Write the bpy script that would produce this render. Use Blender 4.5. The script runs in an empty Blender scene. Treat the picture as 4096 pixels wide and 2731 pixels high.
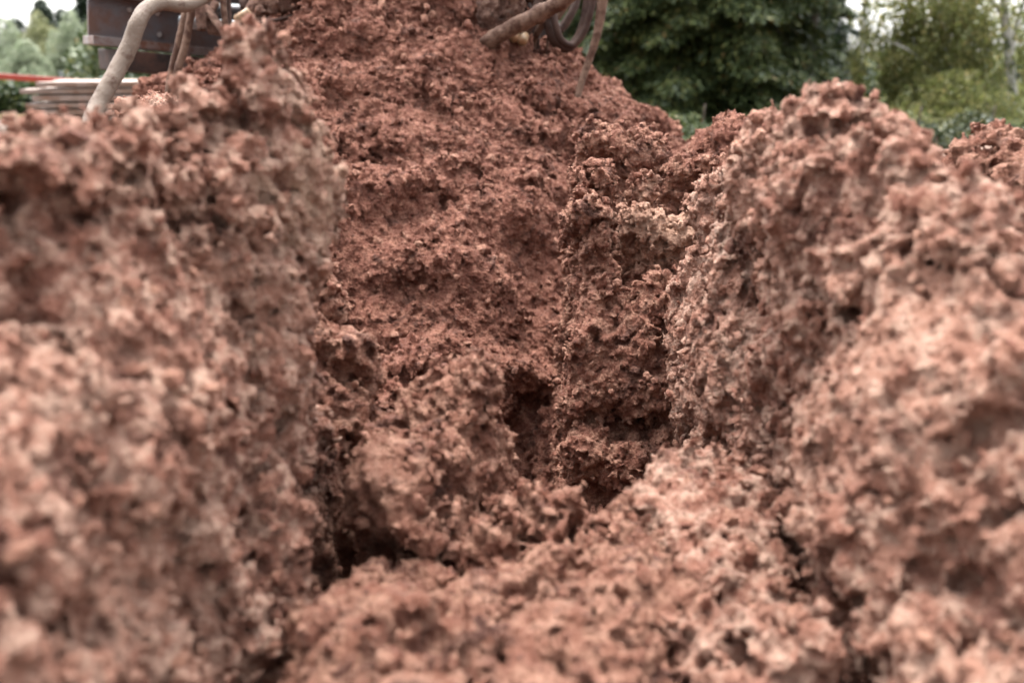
import bpy, math, random
import numpy as np
from mathutils import Vector, Matrix

random.seed(7)
rng = np.random.default_rng(11)
S = bpy.context.scene
R = math.radians

# ------------------------------------------------------------------ camera
CAM_Z, PITCH, LENS = 0.85, R(16.3), 35.0
FPX = 1024 * LENS / 36.0
cd = bpy.data.cameras.new('camera'); cam = bpy.data.objects.new('camera', cd)
S.collection.objects.link(cam); S.camera = cam
cam.location = (0, 0, CAM_Z); cam.rotation_euler = (R(90) - PITCH, 0, 0)
cd.lens = LENS; cd.sensor_width = 36; cd.clip_start = 0.02; cd.clip_end = 2000
cd.dof.use_dof = True; cd.dof.focus_distance = 2.02; cd.dof.aperture_fstop = 3.0
cd.dof.aperture_blades = 0

def at(px, py, Y):
    """point at horizontal distance Y seen at pixel px,py of the 1024 wide photo"""
    a, b = (px - 512) / FPX, (341 - py) / FPX
    cp, sp = math.cos(PITCH), math.sin(PITCH)
    d = Vector((a, cp + b * sp, -sp + b * cp))
    return Vector((0, 0, CAM_Z)) + d * (Y / d.y)

# ------------------------------------------------------------------ world, sun, exposure
SUN_EL, SUN_AZ = R(68), R(-18)       # azimuth measured from +Y, clockwise seen from above
w = bpy.data.worlds.new('World'); S.world = w; w.use_nodes = True
nt = w.node_tree; nt.nodes.clear()
sky = nt.nodes.new('ShaderNodeTexSky'); sky.sky_type = 'NISHITA'; sky.sun_disc = False
sky.sun_elevation = SUN_EL; sky.sun_rotation = SUN_AZ
sky.air_density = 1.0; sky.dust_density = 3.0; sky.ozone_density = 1.0
hsv = nt.nodes.new('ShaderNodeHueSaturation'); hsv.inputs['Saturation'].default_value = 0.16
tc = nt.nodes.new('ShaderNodeTexCoord')
nz = nt.nodes.new('ShaderNodeTexNoise'); nz.inputs['Scale'].default_value = 2.2; nz.inputs['Detail'].default_value = 6
mr = nt.nodes.new('ShaderNodeMapRange'); mr.inputs['From Min'].default_value = .3; mr.inputs['From Max'].default_value = .7
mr.inputs['To Min'].default_value = .85; mr.inputs['To Max'].default_value = 1.2
mul = nt.nodes.new('ShaderNodeVectorMath'); mul.operation = 'SCALE'
bg = nt.nodes.new('ShaderNodeBackground'); bg.inputs['Strength'].default_value = 0.12
wo = nt.nodes.new('ShaderNodeOutputWorld')
L = nt.links.new
L(sky.outputs[0], hsv.inputs['Color']); L(tc.outputs['Generated'], nz.inputs['Vector'])
# an overcast sky is brighter overhead than at the horizon
sx = nt.nodes.new('ShaderNodeSeparateXYZ'); L(tc.outputs['Generated'], sx.inputs[0])
zr = nt.nodes.new('ShaderNodeMapRange'); zr.inputs['To Min'].default_value = 1.15; zr.inputs['To Max'].default_value = 3.0
L(sx.outputs['Z'], zr.inputs['Value'])
zm = nt.nodes.new('ShaderNodeMath'); zm.operation = 'MULTIPLY'; L(zr.outputs[0], zm.inputs[0]); L(mr.outputs[0], zm.inputs[1])
L(nz.outputs['Fac'], mr.inputs['Value']); L(hsv.outputs[0], mul.inputs[0]); # sky dimmed behind the camera and raised ahead, added to deepen facing shade
yr = nt.nodes.new('ShaderNodeMapRange'); yr.inputs['From Min'].default_value = -.8; yr.inputs['From Max'].default_value = .8
yr.inputs['To Min'].default_value = .45; yr.inputs['To Max'].default_value = 1.25; L(sx.outputs['Y'], yr.inputs['Value'])
ym = nt.nodes.new('ShaderNodeMath'); ym.operation = 'MULTIPLY'; L(yr.outputs[0], ym.inputs[0]); L(zm.outputs[0], ym.inputs[1])
L(ym.outputs[0], mul.inputs['Scale'])
L(mul.outputs[0], bg.inputs['Color']); L(bg.outputs[0], wo.inputs['Surface'])

sd = bpy.data.lights.new('sun', 'SUN'); so = bpy.data.objects.new('sun', sd); S.collection.objects.link(so)
sd.energy = 1.1; sd.angle = R(28); sd.color = (1.0, 0.96, 0.9)
sdir = Vector((math.sin(SUN_AZ) * math.cos(SUN_EL), math.cos(SUN_AZ) * math.cos(SUN_EL), math.sin(SUN_EL)))
so.rotation_euler = sdir.to_track_quat('Z', 'Y').to_euler()
S.view_settings.view_transform = 'Standard'; S.view_settings.look = 'None'
S.view_settings.exposure = 2.0; S.view_settings.gamma = 1
S.cycles.max_bounces = 6; S.cycles.diffuse_bounces = 3; S.cycles.use_denoising = True
S.cycles.use_adaptive_sampling = True; S.cycles.adaptive_threshold = 0.005
S.cycles.denoising_input_passes = 'RGB_ALBEDO_NORMAL'

# ------------------------------------------------------------------ object helpers
def tag(o, label, cat=None, group=None, kind=None):
    if label: o['label'] = label
    if cat: o['category'] = cat
    if group: o['group'] = group
    if kind: o['kind'] = kind
    return o

def empty(name, loc=(0, 0, 0)):
    o = bpy.data.objects.new(name, None); S.collection.objects.link(o); o.location = loc
    return o

def link_mesh(name, me, mat, parent=None, smooth=True):
    if mat: me.materials.append(mat)
    me.polygons.foreach_set('use_smooth', [smooth] * len(me.polygons))
    me.update()
    o = bpy.data.objects.new(name, me); S.collection.objects.link(o)
    if parent:
        o.parent = parent; o.matrix_parent_inverse = Matrix.Translation(-parent.location)
    return o

def np_mesh(name, V, F):
    """F: (n,4) or (n,3) int array"""
    me = bpy.data.meshes.new(name)
    V = np.ascontiguousarray(V, np.float32); F = np.ascontiguousarray(F, np.int32)
    n, k = F.shape
    me.vertices.add(len(V)); me.vertices.foreach_set('co', V.ravel())
    me.loops.add(n * k); me.loops.foreach_set('vertex_index', F.ravel())
    me.polygons.add(n)
    me.polygons.foreach_set('loop_start', np.arange(0, n * k, k, dtype=np.int32))
    me.polygons.foreach_set('loop_total', np.full(n, k, np.int32))
    me.update(calc_edges=True)
    return me

# ------------------------------------------------------------------ numpy noise
NG = 64
_g = rng.normal(size=(NG, NG, NG, 3)).astype(np.float32)
_g /= np.linalg.norm(_g, axis=-1, keepdims=True)
_g = _g.reshape(-1, 3)

def perlin(P):
    P = P.astype(np.float32)
    I = np.floor(P).astype(np.int32); f = P - I
    u = f * f * f * (f * (f * 6 - 15) + 10)
    I &= NG - 1; J = (I + 1) & (NG - 1)
    out = 0
    for dx in (0, 1):
        X = (J if dx else I)[:, 0] * (NG * NG); wx = u[:, 0] if dx else 1 - u[:, 0]
        for dy in (0, 1):
            Y = (J if dy else I)[:, 1] * NG; wy = wx * (u[:, 1] if dy else 1 - u[:, 1])
            for dz in (0, 1):
                Z = (J if dz else I)[:, 2]
                g = _g[X + Y + Z]
                d = g[:, 0] * (f[:, 0] - dx) + g[:, 1] * (f[:, 1] - dy) + g[:, 2] * (f[:, 2] - dz)
                out = out + d * (wy * (u[:, 2] if dz else 1 - u[:, 2]))
    return out * 1.5

def _worley_tile(nc=16, vp=8, seed=3):
    r = np.random.default_rng(seed); N = nc * vp
    pts = r.random((nc, nc, nc, 3)).astype(np.float32)
    ax = (np.arange(N, dtype=np.float32) + .5) / vp
    X, Y, Z = np.meshgrid(ax, ax, ax, indexing='ij')
    cx, cy, cz = X.astype(int), Y.astype(int), Z.astype(int)
    f1 = np.full(X.shape, 9, np.float32); f2 = f1.copy()
    for a in (-1, 0, 1):
        for b in (-1, 0, 1):
            for c in (-1, 0, 1):
                q = pts[(cx + a) % nc, (cy + b) % nc, (cz + c) % nc]
                d = (cx + a + q[..., 0] - X) ** 2 + (cy + b + q[..., 1] - Y) ** 2 + (cz + c + q[..., 2] - Z) ** 2
                f2 = np.minimum(f2, np.maximum(f1, d)); f1 = np.minimum(f1, d)
    rnd = r.random((nc, nc, nc)).astype(np.float32); cid = np.zeros(X.shape, np.float32)
    dr = r.normal(size=(nc, nc, nc, 3)).astype(np.float32); dr /= np.linalg.norm(dr, axis=-1, keepdims=True)
    for a in (-1, 0, 1):
        for b in (-1, 0, 1):
            for c in (-1, 0, 1):
                i = ((cx + a) % nc, (cy + b) % nc, (cz + c) % nc); q = pts[i]
                d = (cx + a + q[..., 0] - X) ** 2 + (cy + b + q[..., 1] - Y) ** 2 + (cz + c + q[..., 2] - Z) ** 2
                g = dr[i]; ln = -(g[..., 0] * (cx + a + q[..., 0] - X) + g[..., 1] * (cy + b + q[..., 1] - Y) + g[..., 2] * (cz + c + q[..., 2] - Z))
                cid = np.where(d <= f1, rnd[i] + ln * 1.1, cid)
    f1, f2 = np.sqrt(f1), np.sqrt(f2)
    blk = (.25 + .75 * cid) * np.clip((f2 - f1) / .28, 0, 1) ** .6
    return f1, f2, blk, N, vp
W1, W2, WB, WN, WV = _worley_tile()
WBf = WB.ravel() - WB.mean()
W1f = W1.ravel(); W21f = (W2 - W1).ravel()

def tile(T, P):
    Q = P.astype(np.float32) * WV - .5
    I = np.floor(Q).astype(np.int32); f = Q - I
    I %= WN; J = (I + 1) % WN; out = 0
    for dx in (0, 1):
        X = (J if dx else I)[:, 0] * (WN * WN); wx = f[:, 0] if dx else 1 - f[:, 0]
        for dy in (0, 1):
            Y = (J if dy else I)[:, 1] * WN; wy = wx * (f[:, 1] if dy else 1 - f[:, 1])
            for dz in (0, 1):
                out = out + T[X + Y + (J if dz else I)[:, 2]] * (wy * (f[:, 2] if dz else 1 - f[:, 2]))
    return out

def rotm(a, b, c):
    from mathutils import Euler
    return np.array(Euler((a, b, c)).to_matrix(), np.float32)
RM = [rotm(*rng.uniform(0, 6, 3)) for _ in range(12)]

def soil_relief(P, k=1.0, crack=1.0, por=1.0, bigk=1.0):
    """how far the crumbly clay bulges out (m) at the points P"""
    w_ = np.stack([perlin(P / .045 + o) for o in (3.1, 17.7, 40.2)], 1)
    Q = P + w_ * .011; B_ = P + w_ * .0055
    m = np.clip(.55 + 1.5 * perlin(P @ RM[11] / .16), .15, 1.25)     # coarse here, fine there
    big = (perlin(P @ RM[0] / .20) * .042 + perlin(P @ RM[10] / .10) * .022) * bigk
    blk = tile(WBf, B_ @ RM[2] / .064) * .026 * m
    b2 = tile(WBf, B_ @ RM[9] / .028) * .0200 * np.clip(m + .25, .4, 1.2)
    b3 = tile(WBf, B_ @ RM[4] / .0150) * .0135
    b4 = tile(WBf, Q @ RM[1] / .0095) * .0055
    sm = (np.abs(perlin(Q @ RM[3] / .026)) - .2) * .020 * (1.5 - m)
    n1 = perlin(Q @ RM[5] / .055)
    pore = (np.clip(n1 + .5 * perlin(Q @ RM[2] / .018) - .36, 0, .3) * .16 + np.clip(perlin(Q @ RM[10] / .020) - .40, 0, .4) * .03) * por
    ck = tile(W21f, (P + w_ * .019) @ RM[6] / .13)
    cm = np.clip(perlin(P @ RM[7] / .2) + .2, 0, 1)
    ck = np.clip(.08 - ck, 0, 1) * .6 * cm * crack
    fine = (np.abs(perlin(Q @ RM[8] / .0085)) - .2) * .0075
    return (big + blk + b2 + b3 + b4 + sm + fine) * k - pore * k - ck - .001

# ------------------------------------------------------------------ surface nets
def surface_nets(f, origin, h):
    s = f < 0
    nx, ny, nz_ = f.shape
    c = np.zeros((nx - 1, ny - 1, nz_ - 1), np.uint8)
    for a in (0, 1):
        for b in (0, 1):
            for d in (0, 1):
                c += s[a:nx - 1 + a, b:ny - 1 + b, d:nz_ - 1 + d]
    act = np.argwhere((c > 0) & (c < 8)).astype(np.int32)
    idx = np.full(c.shape, -1, np.int32); idx[act[:, 0], act[:, 1], act[:, 2]] = np.arange(len(act))
    acc = np.zeros((len(act), 3), np.float32); cnt = np.zeros(len(act), np.float32)
    cor = [(a, b, d) for a in (0, 1) for b in (0, 1) for d in (0, 1)]
    val = {q: f[act[:, 0] + q[0], act[:, 1] + q[1], act[:, 2] + q[2]] for q in cor}
    for q in cor:
        for ax in range(3):
            if q[ax] == 0:
                r = list(q); r[ax] = 1; r = tuple(r)
                v0, v1 = val[q], val[r]; m = (v0 < 0) != (v1 < 0)
                t = np.where(m, v0 / np.where(m, v0 - v1, 1), 0)
                p = np.array(q, np.float32)[None, :].repeat(len(act), 0); p[:, ax] += t
                acc += p * m[:, None]; cnt += m
    V = (act + acc / cnt[:, None]) * h + origin
    Fs = []
    for ax in range(3):
        u, v = (ax + 1) % 3, (ax + 2) % 3
        a = [slice(None)] * 3; b = [slice(None)] * 3
        a[ax] = slice(0, -1); b[ax] = slice(1, None)
        e = s[tuple(a)] != s[tuple(b)]
        E = np.argwhere(e)
        E = E[(E[:, u] > 0) & (E[:, v] > 0) & (E[:, u] < f.shape[u] - 1) & (E[:, v] < f.shape[v] - 1)]
        ins = s[tuple(a)][E[:, 0], E[:, 1], E[:, 2]]
        def cell(du, dv):
            q = E.copy(); q[:, u] += du; q[:, v] += dv
            return idx[q[:, 0], q[:, 1], q[:, 2]]
        quad = np.stack([cell(-1, -1), cell(0, -1), cell(0, 0), cell(-1, 0)], 1)
        quad[~ins] = quad[~ins][:, ::-1]
        Fs.append(quad)
    F = np.concatenate(Fs)
    return V, F[(F >= 0).all(1)]

def keep_large(V, F, frac=.06):
    lab = np.arange(len(V))
    for _ in range(400):
        m = lab[F].min(1)
        new = lab.copy()
        for k in range(4): np.minimum.at(new, F[:, k], m)
        new = new[new]
        if (new == lab).all(): break
        lab = new
    u, inv, cn = np.unique(lab, return_inverse=True, return_counts=True)
    good = (cn >= frac * cn.max())[inv]
    remap = np.cumsum(good) - 1
    F = F[good[F[:, 0]]]
    return V[good], remap[F]

def up_axis(A, k, ax):
    n = A.shape[ax]; t = np.arange((n - 1) * k + 1) / k
    i = np.minimum(t.astype(int), n - 2); fr = (t - i).astype(np.float32)
    sh = [1, 1, 1]; sh[ax] = -1; fr = fr.reshape(sh)
    return np.take(A, i, ax) * (1 - fr) + np.take(A, i + 1, ax) * fr

def soil_mesh(name, base, lo, hi, h, k=1.0, crack=1.0, K=4, off=0.0, por=1.0, bigk=1.0):
    """base(P)->distance; returns a meshed, crumbly solid"""
    lo = np.array(lo, np.float32); hi = np.array(hi, np.float32); H = h * K
    n = np.ceil((hi - lo) / H).astype(int) + 1
    ax = [lo[i] + np.arange(n[i], dtype=np.float32) * H for i in range(3)]
    G = np.stack(np.meshgrid(*ax, indexing='ij'), -1).reshape(-1, 3)
    f = np.empty(len(G), np.float32)
    for i in range(0, len(G), 200000): f[i:i + 200000] = base(G[i:i + 200000])
    f = f.reshape(n)
    for a in range(3): f = up_axis(f, K, a)
    f = f.astype(np.float32)
    bd = np.argwhere(np.abs(f) < .10)
    for i in range(0, len(bd), 400000):
        b = bd[i:i + 400000]; P = b.astype(np.float32) * h + lo
        f[b[:, 0], b[:, 1], b[:, 2]] -= soil_relief(P + off, k, crack, por, bigk)
    f[0] = f[-1] = 1; f[:, 0] = f[:, -1] = 1; f[:, :, 0] = f[:, :, -1] = 1
    V, F = surface_nets(f, lo, h)
    V, F = keep_large(V, F)
    return np_mesh(name, V, F)

def capsules(cs, sm=.05):
    def fn(P):
        acc = np.full(len(P), 0, np.float32); mn = np.full(len(P), 1e3, np.float32); ds = []
        for (a, b, ra, rb) in cs:
            a = np.array(a, np.float32); b = np.array(b, np.float32); ab = b - a
            t = np.clip(((P - a) @ ab) / max(1e-9, ab @ ab), 0, 1)
            d = np.linalg.norm(P - a - t[:, None] * ab, axis=1) - (ra + (rb - ra) * t)
            ds.append(d); mn = np.minimum(mn, d)
        for d in ds: acc += np.exp(-np.minimum((d - mn) / sm, 30))
        return mn - sm * np.log(acc) * .6 + sm * .6
    return fn

def clod(name, pts, h, label, mat, k=1.0, crack=1.0, floor=-.16, xl=1.0, por=1.0, lean=.05, flare=1.25, cat='clay clod', off=0.0, extra=(), sm=.016, jit=4):
    """pts: (px, py, distance of the front face, radius); each is a lump carried by a column of clay down to the ground"""
    cs = []; rj = random.Random(len(pts))
    for q in pts:
        px, py, d, r = q[:4]
        px += rj.uniform(-jit, jit); py += rj.uniform(-jit, jit); d += rj.uniform(-.0025, .0025) * jit
        r += .006; c = at(px, py, d); v = (c - Vector((0, 0, CAM_Z))).normalized(); c = c + v * r
        fl = q[4] if len(q) > 4 else floor
        cs.append((c, (c.x * xl, c.y + lean, min(fl, c.z - .01)), r, r * flare))
    cs += list(extra)
    A = np.array([list(c[0]) for c in cs] + [list(c[1]) for c in cs]); rr = np.array([max(c[2], c[3]) for c in cs] * 2)[:, None] + .10
    lo, hi = (A - rr).min(0), (A + rr).max(0); lo[2] = max(lo[2], min(-.2, floor - .05))
    me = soil_mesh(name, capsules(cs, sm), lo, hi, h, k, crack, off=off, por=por)
    o = link_mesh(name, me, mat)
    return tag(o, label, cat, 'clods of clay around the pit')

# ------------------------------------------------------------------ materials
def mat_base(name):
    m = bpy.data.materials.new(name); m.use_nodes = True
    n = m.node_tree.nodes; return m, n, m.node_tree.links.new, n['Principled BSDF'], n['Material Output']

def soil_mat(name, c1, c2, c3, speck=.12, crust_light=(), disp=1.0, dark=(.058, .020, .013)):
    m, n, l, bs, out = mat_base(name)
    bs.inputs['Roughness'].default_value = .93; bs.inputs['Specular IOR Level'].default_value = .25
    g = n.new('ShaderNodeNewGeometry')
    def noise(sc, det=6, rough=.6, dist=0.0):
        t = n.new('ShaderNodeTexNoise'); t.inputs['Scale'].default_value = sc; t.inputs['Detail'].default_value = det
        t.inputs['Roughness'].default_value = rough; t.inputs['Distortion'].default_value = dist
        l(g.outputs['Position'], t.inputs['Vector']); return t.outputs['Fac']
    def ramp(v, a, b):
        r = n.new('ShaderNodeMapRange'); r.inputs['From Min'].default_value = a; r.inputs['From Max'].default_value = b
        r.interpolation_type = 'SMOOTHSTEP'; l(v, r.inputs['Value']); return r.outputs[0]
    def mix(f, a, b, mode='MIX'):
        x = n.new('ShaderNodeMix'); x.data_type = 'RGBA'; x.blend_type = mode
        if isinstance(f, float): x.inputs[0].default_value = f
        else: l(f, x.inputs[0])
        for s_, v in ((6, a), (7, b)):
            if isinstance(v, tuple): x.inputs[s_].default_value = (*v, 1)
            else: l(v, x.inputs[s_])
        return x.outputs[2]
    col = mix(ramp(noise(5, 8, .65), .38, .62), c1, c2)
    col = mix(ramp(noise(38, 6, .7), .44, .62), col, c3)
    col = mix(ramp(noise(16, 7, .65, .5), .52, .68), col, dark)
    col = mix(ramp(noise(75, 5, .7), .54, .70), col, dark)
    for (ctr, rad, cc) in crust_light:      # dried, paler crust patches; on the slab they also paint light in
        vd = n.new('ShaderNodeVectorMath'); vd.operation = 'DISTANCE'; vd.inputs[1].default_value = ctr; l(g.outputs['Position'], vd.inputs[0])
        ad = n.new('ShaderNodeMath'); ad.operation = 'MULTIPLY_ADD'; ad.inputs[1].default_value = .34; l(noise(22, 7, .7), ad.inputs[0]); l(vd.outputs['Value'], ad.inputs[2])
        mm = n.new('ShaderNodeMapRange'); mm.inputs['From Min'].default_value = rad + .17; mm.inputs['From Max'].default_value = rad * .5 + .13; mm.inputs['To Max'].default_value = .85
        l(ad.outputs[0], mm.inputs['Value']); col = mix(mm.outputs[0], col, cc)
    sp = ramp(noise(420, 3, .6), .35, .7)
    col = mix(speck, col, mix(sp, (.06, .022, .015), (.50, .32, .25)), 'MIX')
    l(col, bs.inputs['Base Color'])
    # crumbs, pores and grit as true relief plus bump
    def math_(op, a, b=None):
        x = n.new('ShaderNodeMath'); x.operation = op
        for i, v in enumerate((a, b)):
            if v is None: continue
            if isinstance(v, (int, float)): x.inputs[i].default_value = v
            else: l(v, x.inputs[i])
        return x.outputs[0]
    wv = n.new('ShaderNodeVectorMath'); wv.operation = 'ADD'
    nt_ = n.new('ShaderNodeTexNoise'); nt_.inputs['Scale'].default_value = 60; nt_.inputs['Detail'].default_value = 3
    l(g.outputs['Position'], nt_.inputs['Vector'])
    sc = n.new('ShaderNodeVectorMath'); sc.operation = 'SCALE'; sc.inputs['Scale'].default_value = .012
    l(nt_.outputs['Color'], sc.inputs[0]); l(g.outputs['Position'], wv.inputs[0]); l(sc.outputs[0], wv.inputs[1])
    vo = n.new('ShaderNodeTexVoronoi'); vo.inputs['Scale'].default_value = 130; l(wv.outputs[0], vo.inputs['Vector'])
    v2 = n.new('ShaderNodeTexVoronoi'); v2.inputs['Scale'].default_value = 320; l(wv.outputs[0], v2.inputs['Vector'])
    h1 = math_('MULTIPLY', math_('SUBTRACT', .5, vo.outputs['Distance']), .0042 * disp)
    h2 = math_('MULTIPLY', math_('SUBTRACT', .5, v2.outputs['Distance']), .0018 * disp)
    h3 = math_('MULTIPLY', math_('SUBTRACT', noise(170, 5, .75), .5), .010 * disp)
    h = math_('ADD', math_('ADD', h1, h2), h3)
    dn = n.new('ShaderNodeDisplacement'); dn.inputs['Midlevel'].default_value = 0; dn.inputs['Scale'].default_value = 1
    l(h, dn.inputs['Height']); l(dn.outputs[0], out.inputs['Displacement'])
    m.displacement_method = 'BOTH'
    return m

M_red = soil_mat('red_clay', (.128, .041, .025), (.184, .069, .044), (.295, .136, .092), disp=1.5)
M_mid = soil_mat('drying_clay', (.140, .047, .028), (.205, .085, .056), (.355, .190, .130), crust_light=((at(672, 215, 2.12), .17, (.350, .215, .150)), (at(690, 175, 2.2), .12, (.350, .215, .150))))  # slab's pale spots: dried clay plus light painted at upper right
M_dry = soil_mat('dry_pink_clay', (.215, .088, .058), (.325, .170, .119), (.430, .279, .210), crust_light=((at(290, 190, 1.18), .10, (0.410, 0.282, 0.200)), (at(765, 380, 1.36), .07, (0.328, 0.241, 0.189)), (at(745, 250, 1.48), .06, (0.328, 0.241, 0.189)), (at(715, 190, 1.6), .10, (0.328, 0.249, 0.200))), disp=1.3, dark=(0.098, 0.037, 0.024))
M_front = soil_mat('moist_red_clay', (0.152, 0.055, 0.033), (0.213, 0.094, 0.061), (0.328, 0.178, 0.123), disp=1.3)

def plain(name, col, rough=.6, metal=0.0, var=None, scale=8.0, bump=0.0, lo=.42, hi=.6, bscale=None, spec=.5):
    m, n, l, bs, out = mat_base(name)
    bs.inputs['Roughness'].default_value = rough; bs.inputs['Metallic'].default_value = metal
    bs.inputs['Specular IOR Level'].default_value = spec if 'hose' not in name else .2
    bs.inputs['Base Color'].default_value = (*col, 1)
    tc_ = n.new('ShaderNodeTexCoord')
    if var:
        t = n.new('ShaderNodeTexNoise'); t.inputs['Scale'].default_value = scale; t.inputs['Detail'].default_value = 8
        t.inputs['Roughness'].default_value = .65
        l(tc_.outputs['Object'], t.inputs['Vector'])
        r = n.new('ShaderNodeMapRange'); r.inputs['From Min'].default_value = lo; r.inputs['From Max'].default_value = hi
        l(t.outputs['Fac'], r.inputs['Value'])
        x = n.new('ShaderNodeMix'); x.data_type = 'RGBA'; l(r.outputs[0], x.inputs[0])
        x.inputs[6].default_value = (*col, 1); x.inputs[7].default_value = (*var, 1); l(x.outputs[2], bs.inputs['Base Color'])
    if bump:
        t = n.new('ShaderNodeTexNoise'); t.inputs['Scale'].default_value = bscale or scale * 4; t.inputs['Detail'].default_value = 6
        l(tc_.outputs['Object'], t.inputs['Vector'])
        b = n.new('ShaderNodeBump'); b.inputs['Distance'].default_value = bump; l(t.outputs['Fac'], b.inputs['Height'])
        l(b.outputs[0], bs.inputs['Normal'])
    return m

def leaf_mat(name, cols, trans=.35):
    m, n, l, bs, out = mat_base(name)
    g = n.new('ShaderNodeNewGeometry'); r = n.new('ShaderNodeValToRGB')
    e = r.color_ramp.elements
    for i, (p, c) in enumerate(cols):
        if i < 2: e[i].position = p; e[i].color = (*c, 1)
        else: x = e.new(p); x.color = (*c, 1)
    l(g.outputs['Random Per Island'], r.inputs[0]); l(r.outputs[0], bs.inputs['Base Color'])
    bs.inputs['Roughness'].default_value = .55
    tr = n.new('ShaderNodeBsdfTranslucent'); l(r.outputs[0], tr.inputs['Color'])
    mx = n.new('ShaderNodeMixShader'); mx.inputs[0].default_value = trans
    l(bs.outputs[0], mx.inputs[1]); l(tr.outputs[0], mx.inputs[2]); l(mx.outputs[0], out.inputs['Surface'])
    return m

# ------------------------------------------------------------------ ground and pile
def ground():
    nx, ny = 260, 260
    u = np.linspace(-1, 1, nx); v = np.linspace(0, 1, ny)
    X = np.sign(u) * (np.abs(u) * 3 + np.abs(u) ** 6 * 400); Yv = -6 + v * 20 + v ** 8 * 800
    XX, YY = np.meshgrid(X, Yv, indexing='ij')
    P = np.stack([XX, YY, XX * 0], -1).reshape(-1, 3)
    Z = perlin(P / .9) * .05 + perlin(P / .25 + 9) * .03 + perlin(P / .08 + 3) * .012 + perlin(P / 4 + 3) * .08
    far = np.clip((np.hypot(P[:, 0], P[:, 1]) - 30) / 60, 0, 1)
    Z = Z * (1 - far) - .02
    Z = Z - .55 * np.exp(-(((P[:, 0] - .0) / .95) ** 4 + ((P[:, 1] - 2.0) / .95) ** 4))
    P[:, 2] = Z
    i = np.arange(nx - 1)[:, None] * ny + np.arange(ny - 1)[None, :]
    F = np.stack([i, i + ny, i + ny + 1, i + 1], -1).reshape(-1, 4)
    o = link_mesh('ground', np_mesh('ground', P, F), M_ground); tag(o, None, kind='structure')
M_ground = plain('trodden_site_ground', (0.164, 0.100, 0.069), .95, 0, (0.098, 0.050, 0.032), 1.5, .02, bscale=30)
ground()

def mound():
    V_ = lambda *q: np.array(at(*q), np.float32)
    holes = [(V_(548, 230, 2.70), V_(540, 400, 2.44), .06, .13), (V_(540, 400, 2.46), V_(538, 520, 2.26), .14, .20), (V_(520, 390, 2.44), V_(500, 540, 2.16), .07, .19), (V_(455, 300, 2.62), V_(470, 312, 2.56), .03, .045), (V_(520, 262, 2.70), V_(528, 290, 2.62), .02, .05), (V_(385, 330, 2.55), V_(400, 370, 2.45), .03, .05)]
    cx, cy = -.45, 4.05
    def base(P):
        r = np.hypot(P[:, 0] - cx, (P[:, 1] - cy))
        a = 1.34 - .76 * r - .95 * np.clip(r - 1.22, 0, 9) * np.clip(1.2 + (P[:, 0] + .6) * 0 - np.abs(P[:, 0] + .05), 0, 1)
        top = 1.22
        a = np.where(a > top - .2, top - .2 + .2 * np.tanh((a - top + .2) / .2), a)
        # shoulder of spilled clay towards the left
        r2 = np.hypot((P[:, 0] + 1.25) / 1.3, (P[:, 1] - 3.6))
        b = .66 - .75 * r2
        # and towards the right
        r3 = np.hypot((P[:, 0] - .75) / 1.2, (P[:, 1] - 3.5))
        c = .56 - .7 * r3
        # toe sliding into the pit
        e = .30 - 1.3 * np.hypot((P[:, 0] + .15) / 1.3, P[:, 1] - 2.75)
        m = np.maximum(np.maximum(np.maximum(a, b), c), e)
        h = m + .05 * np.log(np.exp((a - m) / .05) + np.exp((b - m) / .05) + np.exp((c - m) / .05) + np.exp((e - m) / .05))
        h = np.maximum(h, -.33)
        h = h + perlin(np.stack([P[:, 0] / .5, P[:, 1] / .5, P[:, 0] * 0], 1)) * .05
        f = (P[:, 2] - h) * .8
        for p0, p1, ra, rb in holes:
            ab = p1 - p0; t = np.clip(((P - p0) @ ab) / (ab @ ab), 0, 1)
            d = np.linalg.norm(P - p0 - t[:, None] * ab, axis=1) - (ra + (rb - ra) * t)
            f = np.maximum(f, -d)
        return f.astype(np.float32)
    me = soil_mesh('spoil_mound', base, (-1.9, 1.3, -.45), (1.5, 4.5, 1.38), .0066, 1.15, 1.8, off=5.0, por=.5, bigk=1.7)
    o = link_mesh('spoil_mound', me, M_red)
    tag(o, 'tall heap of crumbly red brown clay rising behind the pit under the rig', 'spoil heap')
mound()

# ------------------------------------------------------------------ clods
clod('clay_slab', [
    (598, 152, 2.46, .062), (620, 152, 2.44, .064), (648, 162, 2.38, .065), (680, 180, 2.30, .066), (715, 190, 2.28, .070), (600, 185, 2.25, .06), (640, 190, 2.22, .06),
    (584, 212, 2.05, .036, .45), (600, 215, 2.07, .04), (603, 240, 2.06, .060), (640, 225, 2.12, .070), (690, 240, 2.10, .080),
    (600, 300, 2.00, .060), (650, 300, 1.97, .070), (700, 320, 1.98, .085), (745, 260, 2.0, .09), (750, 340, 1.95, .09), (760, 430, 1.9, .09), (800, 300, 1.9, .1), (800, 400, 1.8, .1), (790, 220, 2.2, .1),
    (590, 345, 1.94, .055), (640, 345, 1.92, .07), (592, 395, 1.91, .062), (640, 390, 1.89, .075), (690, 385, 1.86, .07),
    (592, 455, 1.86, .060), (628, 462, 1.83, .060), (665, 450, 1.84, .070), (600, 530, 1.80, .06), (650, 520, 1.76, .06), (720, 450, 1.80, .08)],
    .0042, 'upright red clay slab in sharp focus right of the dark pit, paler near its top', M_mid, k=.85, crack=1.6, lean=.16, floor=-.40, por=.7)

clod('clay_clod', [(712, 152, 2.75, .075), (738, 140, 2.7, .065), (757, 140, 2.7, .05), (690, 165, 2.8, .07), (775, 160, 2.7, .08), (728, 180, 2.65, .09)],
     .008, 'small peaked clay clod on the skyline between the heap and the big right clod', M_red, off=2.0)

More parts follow.
